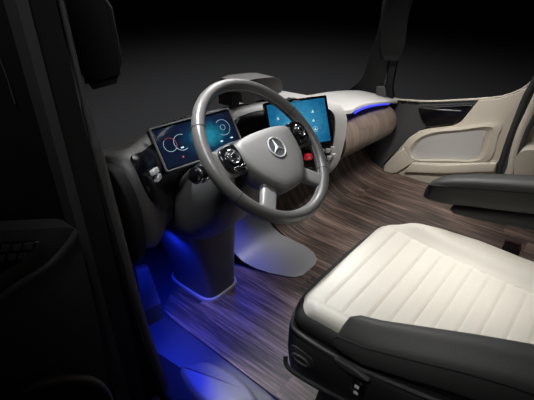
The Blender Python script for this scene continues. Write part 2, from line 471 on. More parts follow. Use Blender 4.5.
fasc, q = surf_patch([on_dash(a, b, -.335, .19, 130, 50) for a, b in ((143, 151), (130, 156), (131, 164), (142, 186), (151, 203), (162, 211), (180, 206))]+[(-.02, .66), (.10, .62), (.19, .50), (.19, .10), (0, .06), (-.12, .06)], .003, .003, M['fascia'], 'cluster_fascia', dash)
lab(fasc, 'glossy black fascia behind the cluster display')
cfas, q2 = surf_patch([(.215, .16), (.215, .62), (.35, .80), (.60, .83), (.73, .74), (.758, .50), (.755, .24), (.72, .12), (.6, .10), (.4, .10)], .003, .003, M['fascia'], 'centre_fascia', dash)
lab(cfas, 'glossy black recess behind the touchscreen')
_lip = resample_round([V((a, b, 0)) for a, b in [(.205, .08), (.205, .64), (.345, .82), (.60, .855), (.745, .76), (.775, .50), (.775, .18), (.74, .03), (.6, -.0), (.4, -.0)]], it=2)
# light-switch chrome keys left of the cluster
def dkey(px, py, w, h, m, name, par=None, label=None, hgt=.010, rng=(.2, .9), q=None):
    x, t = on_dash(px, py, *rng); q = q or q2; p = q(x, t, .004); ex = (q(x+.01, t, .004)-q(x-.01, t, .004)).normalized(); n = (q(x, t, .02)-p).normalized(); u = n.cross(ex).normalized()
    o = link(name, slab([p+ex*a+u*b for a, b in rrect(w, h, min(w, h)*.25, 3)], n, hgt, .002), m, par or cfas)
    if label: lab(o, label)
    return p, ex, u, n
for a, b in ((151, 172.5), (154.5, 178.5)): dkey(a, b, .050, .015, M['keys'], 'light_switch_key', fasc, 'silver light switch key', .012, (-.33, .19), q)
# tray lip and hood above / behind the cluster
bm = slab([at(225, 112, y=.37), at(263, 102, y=.40), at(262, 95, y=.47), at(232, 101, y=.47)], (0, 0, 1), .006, .002)
# rear hood seen behind the top of the wheel
hp = [at(243, 106, y=.40), at(240, 84, y=.40), at(250, 79.5, y=.42), at(274, 76.8, y=.44), at(281, 79, y=.44), at(283, 88, y=.44), at(281, 93, y=.44), at(262, 99, y=.42)]
hp = resample_round(hp, it=1)
lab(link('dash_hood', slab(hp, (-.25, .95, .1), .10, .012), M['dash'], dash, ang=40), 'grey upright hood at the back of the dash top')
hl = [at(232, 107, y=.395), at(232.5, 88, y=.395), at(240, 84, y=.395), at(239, 106, y=.395)]
link('hood_bracket', slab(hl, (-.25, .95, .1), .06, .004), M['black'], dash)
# grilles on the windscreen side of the dash top
def vent(x0, x1, k):
    bm = bmesh.new()
    for i in range(k):
        x = x0+(x1-x0)*(i+.5)/k; p = dash_pt(x, 0)
        pr = [q_ for q_ in prof(min(full, key=lambda a: abs(a[0]-x)))]
        c = pr[5]; box((x, c.y, c.z+.001), ((x1-x0)/k*.5, .03, .008), None, bm)
    return lab(link('windscreen_vent', bm, M['black'], dash), 'black slotted windscreen vent')
vent(.02, .17, 9)
vent(.42, .66, 12)
# rows of centre switches under the touchscreen
r = dkey(307, 156, .042, .028, M['red'], 'hazard_switch', label='red hazard warning switch', hgt=.012)
p, ex, u, n = r; p = p+n*.0122; s_ = 1 if u.z > 0 else -1
tri = [p+u*s_*.0085, p-u*s_*.006-ex*.0095, p-u*s_*.006+ex*.0095]
lab(link('warning_triangle', slab(tri, n, .001), M['glyph'], cfas), 'white warning triangle')
for (a, b) in ((320, 150.5), (326, 149), (331, 147.5), (321.5, 158), (327.5, 156.5), (332.5, 154.5)):
    dkey(a, b, .030, .019, M['keys'], 'climate_key', label='silver climate key')
for (a, b) in ((309, 168), (318, 166.5), (306.5, 147)): dkey(a, b, .034, .018, M['black'], 'dash_switch', label='black dash switch')
# wing top shelf that runs over the wooden roll to the far pillar, and the roll itself
def rollax(t): return V((.93+.73*t, .39+.01*t, .45-.09*t))
secs = []
for i in range(25):
    t = i/24; c = rollax(t); r_ = .128-.02*t
    if t > .85: r_ *= math.sqrt(max(.02, 1-((t-.85)/.15)**2*.9))
    secs.append([c+V((0, math.cos(a)*r_*1.0, math.sin(a)*r_)) for a in [2*PI*k/40 for k in range(40)]])
bm = bmesh.new(); loft(secs, bm=bm)
uvl = bm.loops.layers.uv.new('grain')
for f in bm.faces:
    for l in f.loops:
        co = l.vert.co; t = (co.x-.93)/.73; c = rollax(max(0, min(1, t))); a = math.atan2(co.z-c.z, co.y-c.y) % (2*PI)
        l[uvl].uv = (co.x*1.0, a*.14)
lab(link('wooden_roll', bm, M['rollwood'], dash, ang=60), 'brown wood-veneered roll on the passenger side')
top = [at(300, 92, y=.60), at(345, 90, y=.60), at(372, 91, y=.60), at(400, 98.5, y=.50), at(398, 101.5, y=.43), at(388, 101, y=.40), at(372, 102.2, y=.37), at(357, 106.5, y=.33), at(347, 112, y=.30), at(320, 112, y=.40)]
secs = []
FRONT = crom([V((.905, .285, .628)), at(352, 111, y=.28), at(357, 107.8, y=.295), at(367, 104.6, y=.31), at(380, 102.6, y=.32), at(391, 102, y=.325), at(398, 102.2, y=.335)], 5)
BACK = crom([V((.905, .59, .635)), at(328, 92, y=.60), at(345, 90.5, y=.62), at(360, 90.5, y=.60), at(375, 92.5, y=.56), at(388, 95.5, y=.50), at(399, 99, y=.40)], 5)
for f_, b_ in zip(FRONT, BACK):
    m_ = f_.lerp(b_, .35)+V((0, 0, .008)); m2 = f_.lerp(b_, .7)+V((0, 0, .008))
    secs.append(crom([f_, f_+V((0, .012, .008)), m_, m2, b_, b_-V((0, 0, .03)), f_.lerp(b_, .5)-V((0, 0, .012)), f_+V((0, .01, -.012))], 3, closed=True))
lab(link('dash_shelf', loft(secs), M['silver'], dash, ang=60), 'pale top shelf over the wooden roll')
# blue light strip in the gap between shelf and roll
ls = crom([at(354.5, 112.5, y=.292), at(361, 108.8, y=.302), at(370, 106, y=.312), at(380, 104.6, y=.322), at(389, 103.6, y=.33)], 6)
lab(link('light_strip', tube(ls, [.007]*15+[.006]*10, 10), M['led'], dash), 'glowing blue light strip')

# ================================================================== DISPLAYS
def display(name, label, C, yaw, tilt, w, h, fr, m, thick=.022):
    a = V((math.cos(yaw), math.sin(yaw), 0)); b_ = V((-math.sin(yaw), math.cos(yaw), 0))
    u = b_*math.sin(tilt)+V((0, 0, 1))*math.cos(tilt)
    t = thing(name, label, 'display', C, frame_mat(C, a, u))
    housing = link('housing', slab([V((x, y, -thick)) for x, y in rrect(w, h, .006)], (0, 0, 1), thick-.001, .003), M['gloss'], t, world=False)
    bm = bmesh.new(); loft([[V((x, y, z)) for x, y in rrect(w*s1, h-(w-w*s1), .006)] for s1, z in ((1, -.006), (1.0, .002), (.992, .004), (.972, .004), (.968, .0005))], cap=False, bm=bm)
    lab(link('bezel', bm, M[fr], t, world=False), 'metal bezel')
    scr = link('screen', slab([V((x, y, -.0008)) for x, y in rrect(w*.93, h-w*.07, .003)], (0, 0, 1), .0012), m, t, world=False)
    return t, scr
inst, scr1 = display('instrument_display', 'wide dark instrument display with dials behind the left of the wheel', V((-.025, .25, .807)), -.169, .635, .290, .139, 'bezel', M['scr_i'])
def ring(par, x, y, r_, m, a0=0, a1=360, w=.0007, name='gauge', z=.0006):
    bm = bmesh.new(); n = 28; v = []
    for k in range(n+1):
        a = math.radians(a0+(a1-a0)*k/n); c, s = math.cos(a), math.sin(a)
        v.append([bm.verts.new((x+c*(r_+w), y+s*(r_+w), z)), bm.verts.new((x+c*(r_-w), y+s*(r_-w), z)), bm.verts.new((x+c*(r_-w), y+s*(r_-w), z+.0004)), bm.verts.new((x+c*(r_+w), y+s*(r_+w), z+.0004))])
    for A, B in zip(v, v[1:]):
        for i in range(4): bm.faces.new((A[i], A[(i+1) % 4], B[(i+1) % 4], B[i]))
    return link(name, bm, m, par, world=False)
ring(scr1, -.100, .006, .021, M['gred'], -40, 130); ring(scr1, -.100, .006, .021, M['gauge'], 130, 320)
ring(scr1, -.062, .004, .025, M['gauge'], 60, 300, .0008); ring(scr1, .095, .012, .026, M['gauge'], -130, 130, .0008); ring(scr1, .095, .012, .009, M['gauge'])
for x, y in ((-.066, -.012), (.072, -.030), (.112, -.028), (-.02, -.036)): link('readout', box((x, y, .0007), (.009, .0035, .0006)), M['icon'], scr1, world=False)
link('readout', box((-.075, -.040, .0007), (.005, .005, .0006)), M['gred'], scr1, world=False)
touch, scr2 = display('touchscreen', 'blue lit touchscreen in the middle of the dashboard, right of the wheel', V((.44, .2, .731)), -.492, .47, .262, .187, 'gloss', M['scr_c'], .018)
lab(touch.children[1], 'glossy black bezel')
link('app_icon', box((.0, .0865, .0042), (.030, .0022, .0006)), M['glyph'], touch, world=False)
for i, (x, y) in enumerate(((-.085, .028), (.0, .040), (.062, .038), (-.075, -.028), (-.030, -.022), (.062, -.030), (.06, .002))):
    bm = bmesh.new()
    if i % 3 == 0: box((x, y, .0008), (.009, .007, .0006), None, bm); box((x, y+.005, .0008), (.004, .004, .0006), None, bm)
    elif i % 3 == 1: bm.free(); bm = slab([V((x+.006*math.cos(a), y+.006*math.sin(a), .0004)) for a in [2*PI*k/16 for k in range(16)]], (0, 0, 1), .0006)
    else: bm.free(); bm = slab([V((x-.006, y-.005, .0004)), V((x+.006, y-.005, .0004)), V((x+.001, y+.007, .0004))], (0, 0, 1), .0006)
    link('app_icon', bm, M['icon'], scr2, world=False)
    if i != 3: link('app_caption', box((x+.020, y, .0008), (.014, .0016, .0005)), M['gauge'], scr2, world=False)
ring(scr2, .062, -.030, .010, M['icon'], w=.0006, name='app_icon')

# ================================================================== FLOOR AND SHELL
def uvfloor(bm):
    uvl = bm.loops.layers.uv.new('grain')
    for f in bm.faces:
        for l in f.loops: l[uvl].uv = (l.vert.co.x, l.vert.co.y)
corner = [V((-.125, .40, 0)), V((-.118, .455, 0)), V((-.085, .495, 0)), V((-.03, .515, 0)), V((.30, .515, 0)), V((.62, .515, 0)), V((.62, .30, 0)), V((1.66, .30, 0)), V((1.66, -1.5, 0)), V((-.13, -1.5, 0)), V((-.13, -.2, 0))]
bm = slab([p-V((0, 0, .006)) for p in corner], (0, 0, 1), .010); uvfloor(bm)
struct('floor', bm, M['floorwood'])
# upswept wooden front of the cab floor
PR = crom([V((0, .299, .004)), V((0, .36, .007)), V((0, .43, .03)), V((0, .49, .075)), V((0, .535, .15)), V((0, .555, .24)), V((0, .56, .36)), V((0, .56, .46))], 6)
bm = bmesh.new(); uvl = bm.loops.layers.uv.new('grain'); s = 0; A = []
for i, p in enumerate(PR):
    if i: s += (p-PR[i-1]).length
    x0 = .62
    A.append((s, [bm.verts.new((x0+(1.66-x0)*k/10, p.y, p.z)) for k in range(11)], [bm.verts.new((x0+(1.66-x0)*k/10, p.y+.012, p.z-.012)) for k in range(11)]))
S = {}
for s, a, b_ in A:
    for v in a+b_: S[v] = s+.299
for (s0, a, b1), (s1, c, d) in zip(A, A[1:]):
    for k in range(10):
        bm.faces.new((a[k], a[k+1], c[k+1], c[k])); bm.faces.new((b1[k], d[k], d[k+1], b1[k+1]))
    bm.faces.new((a[0], c[0], d[0], b1[0])); bm.faces.new((a[10], b1[10], d[10], c[10]))
for f in bm.faces:
    for l in f.loops: l[uvl].uv = (l.vert.co.x, S[l.vert])
struct('floor', bm, M['floorwood'], ang=60)
# base floor / tray, fire wall, far-side closing wall
struct('trim_1', slab([V(p) for p in ((-.44, -.42, -.05), (1.70, -1.5, -.05), (1.70, .86, -.05), (-.44, .86, -.05))], (0, 0, 1), .0435), M['tray'])
struct('wall_front', slab([V((-.45, .88, -.05)), V((1.70, .88, -.05)), V((1.70, .88, .28)), V((.62, .88, .40)), V((-.45, .88, .56))], (0, 1, 0), .03), M['black'])
bm = bmesh.new()
loft([[V((x, .57, z0)), V((x, .90, z1)), V((x, .90, z1-.02)), V((x, .57, z0-.02))] for x, z0, z1 in ((-.45, .58, .56), (.2, .52, .46), (.62, .44, .39), (1.2, .37, .32), (1.70, .31, .27))], bm=bm)
struct('cowl_light_block', bm, M['black'])  # unseen panel added to stop light leaking down behind the dash
bm = box((.615, .70, .2), (.02, .34, .40)); struct('trim_2', bm, M['black'])
# far cab side below the door
# kick plate flowing down from the dash to the floor, right of the pedestal
secs = []
for y, z, x0, x1 in ((.145, .005, .44, .53), (.16, .008, .40, .575), (.20, .010, .375, .605), (.27, .011, .345, .62), (.34, .014, .325, .615), (.40, .03, .31, .60), (.45, .065, .30, .585), (.49, .13, .29, .575), (.515, .22, .28, .57), (.53, .30, .27, .57), (.535, .385, .27, .57)):
    n = 14; nz = max(0, min(1, (y-.34)/.17))
    topl = [V((x0+(x1-x0)*k/n, y, z+.004*math.sin(PI*k/n))) for k in range(n+1)]
    off = V((0, .012*nz, -.006*(1-nz)))
    secs.append(topl+[p+off for p in topl[::-1]])
tag(link('kick_plate', loft(secs), M['kick'], ang=60), 'smooth grey plastic kick plate sweeping onto the wood floor beside the pedestal', 'kick plate')

# footwell: foot rest, pedals, entry step
fr = thing('foot_rest', 'slanted foot rest lit blue at the left side of the driver footwell', 'foot rest', (-.27, .42, 0))
fa, fb, fc, fd = at(136, 270, x=-.29), at(148, 266, x=-.25), at(161, 303, x=-.25), at(143, 311, x=-.29)
nn = (fb-fa).cross(fd-fa).normalized(); 
if nn.y > 0: nn = -nn
link('foot_plate', slab([fa, fb, fc, fd], -nn, .02, .004), M['step'], fr)
fe, ff = at(163, 318, x=-.25), at(146, 328, x=-.29)
link('rest_block', slab([fd+nn*.001, fc+nn*.001, fe, ff], -nn, .05, .004), M['column'], fr)
pl = thing('pedal', 'black floor-hinged pedal in the dark gap right of the pedestal', 'pedal', (.285, .63, .004))
link('pedal_hinge', slab([V((.235, .66, .004)), V((.335, .66, .004)), V((.335, .60, .004)), V((.235, .60, .004))], (0, 0, 1), .028, .006), M['black'], pl)
link('pedal_pad', slab([V((.25, .69, .25)), V((.32, .69, .25)), V((.32, .625, .026)), V((.25, .625, .026))], (0, -1, .3), .015, .004), M['rubber'], pl)
sp_ = [at(176, 367, z=.05), at(190, 361, z=.05), at(206, 359, z=.05), at(228, 368, z=.05), at(248, 383, z=.05), at(262, 402, z=.05), at(240, 420, z=.05), at(195, 400, z=.05)]
sp_ = resample_round([V((p.x, p.y, .0)) for p in sp_], it=2)
tag(link('step_cover', slab(sp_, (0, 0, 1), .052, .022), M['step'], ang=40), 'rounded plastic step cover lit blue at the entry, beside the wood floor', 'step cover')

# ================================================================== DRIVER SIDE PILLAR, SILL
AX = .10
struct('trim_3', box((-.481, .15, .72), (.049, .10, 1.7)), M['black'])                      # A-pillar
struct('trim_4', box((-.517, .12, .72), (.020, .05, 1.7)), M['dpanel'])                     # grey strip outside it
tb = crom([at(55, -25, y=.12), at(64, 15, y=.12), at(75, 62, y=.12), at(86, 110, y=.12), at(94, 142, y=.12), at(99, 160, y=.12), at(108, 195, y=.12), at(120, 240, y=.12), at(133, 290, y=.13), at(147, 337, y=.15), at(158, 368, y=.15), at(168, 400, y=.15)], 5)
struct('trim_5', tube(tb, [.006]*15+[.009]*5+[.0135]*(len(tb)-20), 12), M['dash'], ang=60)                                   # rubber door seal
tb2 = [p+V((-.022, -.01, 0)) for p in tb]; struct('trim_6', tube(tb2, .006, 8), M['black'], ang=60)
struct('trim_16', slab([at(a, b, y=.175) for a, b in ((92, 180), (110, 186), (120, 230), (134, 290), (148, 338), (170, 400), (110, 400), (98, 260))], (0, 1, 0), .03), M['black'])
sill = [at(150, 345, z=.04), at(262, 418, z=.04), at(225, 440, z=.04), at(120, 360, z=.04)]
struct('trim_7', slab([V((p.x, p.y, -.3)) for p in sill], (0, 0, 1), .33, .01), M['black'])
struct('wall_left', slab([V((-.455, .16, -.05)), V((-.455, .86, -.05)), V((-.455, .86, .85)), V((-.455, .16, .85))], (1, 0, 0), .02), M['black'])

# monitors on the pillars
def monitor(label, pts, n, depth, grp, tx):
    t = thing('pillar_monitor', label, 'monitor', sum(pts, V())/len(pts), None, grp)
    link('housing', slab(resample_round(pts, it=1), n, depth, .006), M['black'], t)
    c = sum(pts, V())/len(pts); n_ = -V(n).normalized()
    link('screen', slab([c+(p-c)*.84+n_*.001 for p in pts], n_, .003, .001), M['black'], t)
    return t
a, b = at(84, 92, z=1.02), at(126, 81, z=1.02)
a, b = at(84, 92, x=-.33), at(126, 81, x=-.27)
pu = V((-.0, .0, 1))
monitor('large black upright monitor hanging on the driver side pillar at upper left', [a, b, at(107, -14, x=-.27), at(56, -14, x=-.33)], (.55, .75, .0), .035, None, 0)
monitor('slim black upright monitor on the far pillar across the windscreen', [at(379, 60, x=1.56), at(403, 61, x=1.60), at(412, -14, x=1.60), at(387, -14, x=1.56)], (.5, .8, 0), .035, None, 0)

# far A-pillar and its foot
def ribbon(L, Rr, n, th): return slab(L+Rr[::-1], n, th, .006)
lft = [at(x, y, x=1.64) for x, y in ((388, -30), (380, 20), (371, 52), (364, 74), (358, 83), (350, 89), (343, 92.5))]
rgt = [at(x, y, x=1.66) for x, y in ((424, -30), (410, 10), (400, 45), (395, 70), (392, 88), (393, 98), (390, 99))]
struct('trim_8', slab(crom(lft, 4)+crom(rgt, 4)[::-1], (1, .2, 0), .05, .006), M['black'], ang=50)
pb = [at(376, 97, x=1.62), at(377, 86, x=1.62), at(385, 86, x=1.62), at(387, 97, x=1.62)]
struct('trim_9', slab(pb, (-1, -.2, 0), .012, .003), M['dpanel'])
struct('trim_10', tube([at(384, 88, x=1.63), at(386, 78, x=1.63), at(389, 60, x=1.63)], .006, 8), M['gloss'])

# ================================================================== FAR DOOR
DX = 1.70
d1 = bpy.data.objects.new('door_1', None); col.objects.link(d1); d1.location = (DX, .0, -.03); d1['kind'] = 'structure'
D = lambda l, x=DX: [at(a, b, x=x) for a, b in l]
nX = (-1, 0, 0)
# dark front panel
dk = D([(368, 96), (390, 99.5), (421, 101.5), (460, 100), (480, 99.5), (455, 128), (428, 127), (415, 134), (404, 144), (384, 164), (386, 175), (366, 172), (360, 130)], 1.72)
link('front_panel', slab(dk, nX, .02, .004), M['ddark'], d1)
# inner skin behind everything, down to the sill
link('door_shell', slab(D([(360, 98), (390, 101), (480, 102), (512, 98), (497, 176), (488, 215), (430, 190), (384, 175), (360, 168)], 1.73), nX, .008), M['ddark'], d1)
# beige panel with speaker recess: ring between outline and grille edge, raised toward the cab
outer = D([(480, 99.3), (500, 97.5), (516, 93), (527, 87), (531, 84), (529, 92), (519, 110), (508, 138), (500, 160), (496, 177), (493, 200), (455, 196), (430, 187.5), (410, 181), (386, 175), (383.5, 170), (386, 164), (394, 155), (402, 146), (410, 137), (420, 130.5), (432, 127.5), (452, 125.5), (462, 121)], 1.69)
bp_ = link('door_panel', slab(outer, nX, .022, .006), M['beige'], d1)
lab(bp_, 'beige panel of the door')
# map pocket (dark triangle tray)
pk = D([(420.5, 106.5), (474, 103.5), (471, 108), (457, 122.5), (430, 125.5), (424, 118)], 1.70)
pko = link('door_pocket', slab(pk, nX, .034, .004), M['gloss'], d1); lab(pko, 'glossy black window switch pocket')
link('pocket_trim', tube([at(423, 108, x=1.662), at(440, 110, x=1.662), at(461, 111, x=1.662)], .004, 8), M['chrome'], pko)
for k in range(4): link('defroster_slot', slab(D([(395+k*6.5, 99.6+k*.5), (400+k*6.5, 100+k*.5), (400+k*6.5, 102+k*.5), (395+k*6.5, 101.6+k*.5)], 1.695), nX, .012, .002), M['gloss'], d1)
# speaker surround
gr = [(412.5, 152), (421, 140.5), (436, 135), (460, 132.5), (484.5, 130.5), (483, 140), (475, 158.5), (445, 159), (416, 158.5)]
go = [(404, 150), (414, 137.5), (431, 129.5), (458, 127), (499, 122.5), (497.5, 137), (487, 161.5), (445, 163), (416, 162)]
bm = bmesh.new()
P0 = [crom([at(a, b, x=x) for a, b in L_], 1, closed=True) for L_, x in ((go, 1.670), (go, 1.640))]
gi = [(gx+(ox-gx)*.45, gy+(oy-gy)*.45) for (gx, gy), (ox, oy) in zip(gr, go)]
secs = [[at(a, b, x=1.670) for a, b in go], [at(a, b, x=1.645) for a, b in go], [at(a, b, x=1.638) for a, b in gi], [at(a, b, x=1.667) for a, b in gr]]
secs = [crom(s, 4, closed=True) for s in secs]
loft(secs, cap=False, bm=bm)
lab(link('speaker_surround', bm, M['beige'], bp_, ang=30), 'raised beige frame round the speaker')
gg = crom([at(a, b, x=1.668) for a, b in gr], 4, closed=True)
lab(link('speaker_grille', slab(gg, nX, .003), M['grille'], bp_), 'silver mesh speaker grille')
# lower ledge and front facet
L1 = [at(404, 147, x=1.668), at(385, 166, x=1.668), at(385, 172, x=1.668), at(398, 171.5, x=1.668), at(416, 160, x=1.668)]
bm = slab(L1, (-1, -.1, 0), .028, .006); lab(link('pull_facet', bm, M['beige'], bp_), 'sloping facet at the front of the door')
lg = [at(x, y, x=1.668) for x, y in ((415, 160.5), (445, 162), (499, 160.5), (496, 170), (445, 172), (406, 170.5))]
link('door_ledge', slab(lg, (-1, 0, 0), .040, .012), M['beige'], bp_)
# window rail seal on door top
wr = crom([at(x, y, x=1.68) for x, y in ((388, 99), (405, 100), (430, 101.3), (460, 100), (480, 98.8), (500, 96.8), (516, 92), (527, 86), (534, 79), (540, 70))], 4)
link('window_seal', tube(wr, .006, 8), M['beige'], d1)
# door rear seals, B-pillar trim, rear wall and cushion behind
def strip(name, pts, x, r, m): return struct(name, tube(crom([at(a, b, x=x) for a, b in pts], 5), r, 10), m, ang=60)
strip('trim_11', [(546, 62), (534, 82), (524, 101), (512, 132), (503, 158), (497, 180), (494, 205)], 1.665, .016, M['rubber'])
strip('trim_12', [(552, 72), (541, 90), (529, 115), (520, 135), (513, 160), (509, 190)], 1.62, .022, M['beige'])
strip('trim_13', [(556, 80), (545, 100), (532, 122), (524, 140), (517, 164), (514, 190)], 1.60, .012, M['rubber'])
struct('wall_right', slab([V((1.735, -.30, -.25)), V((1.735, -1.6, -.25)), V((1.735, -1.6, 1.2)), V((1.735, -.42, .78)), V((1.735, -.36, .5))], (1, 0, 0), .03), M['beige'])
struct('trim_14', slab(D([(384, 175.5), (410, 182), (430, 188.5), (455, 197), (500, 214), (500, 225), (440, 200), (384, 181)], 1.66), nX, .05, .006), M['edge'])
struct('trim_15', box((1.70, -.55, -.03), (.08, 2.2, .05)), M['black'])
cu = crom([at(x, y, x=1.50) for x, y in ((514, 190), (514, 168), (516, 157), (523, 151), (536, 150), (556, 152), (566, 165), (566, 195))], 4)
tag(link('rear_cushion', slab(cu, (1, 0, 0), .16, .03), M['beige'], ang=50), 'pale beige rounded cushion behind the armrest at the far right', 'cushion')

# ================================================================== DRIVER SEAT
seat = thing('driver_seat', 'cream and black leather driver seat with armrest and black plastic base', 'seat', (.12, -.5, .004))
# cushion stations: y, near x, far x (insert), outer far x
def lerp(a, b, t): return a+(b-a)*t
def smooth(t): t = max(0, min(1, t)); return t*t*(3-2*t)
YF, YB = -.205, -.95
def interp(tab, y):
    for (a, va), (b, vb) in zip(tab, tab[1:]):
        if b <= y <= a: return lerp(va, vb, (y-a)/(b-a))
    return tab[0][1] if y > tab[0][0] else tab[-1][1]
FARX = [(-.2, .395), (-.30, .432), (-.40, .455), (-.52, .468), (-.65, .462), (-.95, .46)]
INSX = [(-.2, .372), (-.26, .362), (-.35, .345), (-.45, .330), (-.6, .318), (-.95, .312)]
NEARX = [(-.2, -.128), (-.4, -.128), (-.6, -.10), (-.75, -.07), (-.95, -.05)]
chan = [-.285, -.342, -.403, -.453, -.502, -.548, -.598, -.645, -.70, -.75, -.80, -.85]
def seat_h(u, y):
    """height of the cushion; u = 0 near edge .. 1 far edge"""
    x = lerp(interp(NEARX, y), interp(FARX, y), u)
    ix = interp(INSX, y); h = .492
    bol = smooth((x-ix)/.05)*smooth((-.22-y)/.12)
    h += .026*bol
    if x <= ix:
        k = 0
        g = min(abs(y-c) for c in chan)
        near = smooth((x+.095)/.01)
        h -= .0034*math.exp(-(g/.0045)**2)*near*smooth((ix-x)/.006+.2)
        h += .001*near
    d = abs(x-ix); h -= .0045*math.exp(-(d/.0045)**2)
    d = abs(x-(-.098)); h -= .003*math.exp(-(d/.0045)**2)
    # rounding at front, far and near borders
    fr_ = YF+.0-y; r_ = .05
    if fr_ < r_: h -= .055*(1-math.sqrt(max(0, 1-(1-fr_/r_)**2)))
    fo = interp(FARX, y)-x
    if fo < .045: h -= .05*(1-math.sqrt(max(0, 1-(1-max(0, fo)/.045)**2)))
    ne = x-interp(NEARX, y)
    if ne < .03: h -= .03*(1-math.sqrt(max(0, 1-(1-max(0, ne)/.03)**2)))
    return x, h
us = [i/110 for i in range(111)]
us = sorted(set(us+[.002, .005, .015, .985, .995, .998]))
ys = []
y = YF
while y > YB: ys.append(y); y -= .0035 if y > -.83 else .012
ys = [YF, YF-.0005, YF-.0015]+ys[1:]+[YB]
bm = bmesh.new(); G = []
for y in ys:
    row = []
    for u in us:
        x, h = seat_h(u, y)
        # round the plan corners at the front
        cf = .035*(max(0, 1-u/.14)**2+max(0, (u-.88)/.12)**2)
        row.append(bm.verts.new((x, y-cf*smooth((y+.45)/.25), h)))
    G.append(row)
for a, b in zip(G, G[1:]):
    for i in range(len(us)-1): bm.faces.new((a[i], a[i+1], b[i+1], b[i]))
# skirt walls down
edge = G[0]; 
def wall(seq, dz):
    low = [bm.verts.new((v.co.x, v.co.y, v.co.z-dz)) for v in seq]
    for i in range(len(seq)-1): bm.faces.new((seq[i+1], seq[i], low[i], low[i+1]))
loop = [r_[0] for r_ in G[::-1]]+G[0][1:]+[r_[-1] for r_ in G[1:]]
wall(loop, .022)
cush = lab(link('cushion', bm, M['white'], seat, ang=70), 'cream leather seat cushion with stitched channels')
# stitch lines in the channel grooves
for c in chan[:9]:
    bm = bmesh.new(); x0 = -.088; x1 = interp(INSX, c)-.008
    tube([V((lerp(x0, x1, k/8), c, .4904)) for k in range(9)], .0010, 6, bm=bm)
    link('channel_seam', bm, M['seamc'], cush)
# black leather body under the cushion
def zl(y): return lerp(0, .045, max(0, (-.25-y)/.7))
secs = []
for z, g in ((.463, -.012), (.45, .006), (.43, .012), (.405, .010), (.385, -.004), (.34, -.04)):
    L_ = []
    pts = [(interp(NEARX, YB)-g, YB), (interp(NEARX, -.75)-g, -.75), (interp(NEARX, -.6)-g, -.6), (interp(NEARX, -.4)-g, -.4), (interp(NEARX, -.28)-g, -.28), (-.118-g, -.225+g*.5), (-.06, -.203+g), (.1, -.196+g), (.3, -.2+g), (.385+g*.6, -.222+g*.5), (.43+g, -.3), (.455+g, -.4), (.468+g, -.52), (.462+g, -.65), (.46+g, YB)]
    L_ = crom([V((a, b, z-(0 if z > .44 else 0))) for a, b in pts], 4)
    secs.append([V((p.x, p.y, p.z+(zl(p.y) if (z < .44 and p.x < .2) else 0))) for p in L_])
lab(link('seat_body', loft(secs), M['bleather2'], seat, ang=60), 'black leather side of the seat')
# black side bolster on the door side
secs = []
for y, xi, zi, xo, zo in ((-.372, -.128, .500, -.160, .455), (-.380, -.105, .522, -.163, .445), (-.40, -.095, .532, -.163, .44), (-.45, -.085, .540, -.158, .435), (-.55, -.055, .560, -.135, .445), (-.65, -.025, .580, -.11, .455), (-.75, .0, .60, -.09, .46), (-.95, .03, .63, -.07, .47)):
    w = xi-xo
    P = [(xo, zo), (xo-.016, lerp(zo, zi, .35)), (xo-.006, lerp(zo, zi, .72)), (xo+w*.35, zi-.004), (xo+w*.72, zi+.003), (xi, zi-.012), (xi+.012, .47), (xi-.02, .44)]
    secs.append(crom([V((a, y, b)) for a, b in P], 5, closed=True))
bol = lab(link('side_bolster', loft(secs), M['bleather'], seat, ang=60), 'raised black leather bolster on the door side')
pp = [V((s[3].x-.001, s[3].y, s[3].z)) for s in secs]
link('bolster_piping', tube([V((s[9].x, s[9].y, s[9].z+.0015)) for s in secs], .0022, 6), M['black'], bol)
# piping and plastic base with controls
pipe = crom([V((-.06, -.183, .400)), V((-.125, -.207, .400)), V((-.152, -.25, .400)), V((-.155, -.4, .405)), V((-.13, -.6, .42)), V((-.10, -.75, .43)), V((-.07, -.95, .45))], 6)
link('seat_piping', tube(pipe, .006, 10), M['bleather'], seat)
secs = []
for z, g in ((.392, .0), (.375, .012), (.30, .014), (.24, .006), (.20, -.03)):
    pts = [(-.06-g, YB), (-.10-g, -.75), (-.13-g, -.6), (-.155-g, -.4), (-.155-g, -.26), (-.12, -.205+g), (.0, -.19+g), (.3, -.19+g), (.39, -.23+g), (.43, -.4), (.43, YB)]
    secs.append([V((p.x, p.y, z+(zl(p.y)*.6 if p.x < .2 else 0))) for p in crom([V((a, b, 0)) for a, b in pts], 4)])
base = lab(link('seat_base', loft(secs), M['black'], seat, ang=50), 'black plastic seat base shell')
secs = []
for z, g in ((.21, 0), (.06, .02), (.004, .03)):
    secs.append([V((a, b, z)) for a, b in ((-.06-g, -.90), (-.06-g, -.30+g), (.36+g, -.30+g), (.36+g, -.90))])
link('seat_pedestal', loft(secs), M['rubber'], seat)
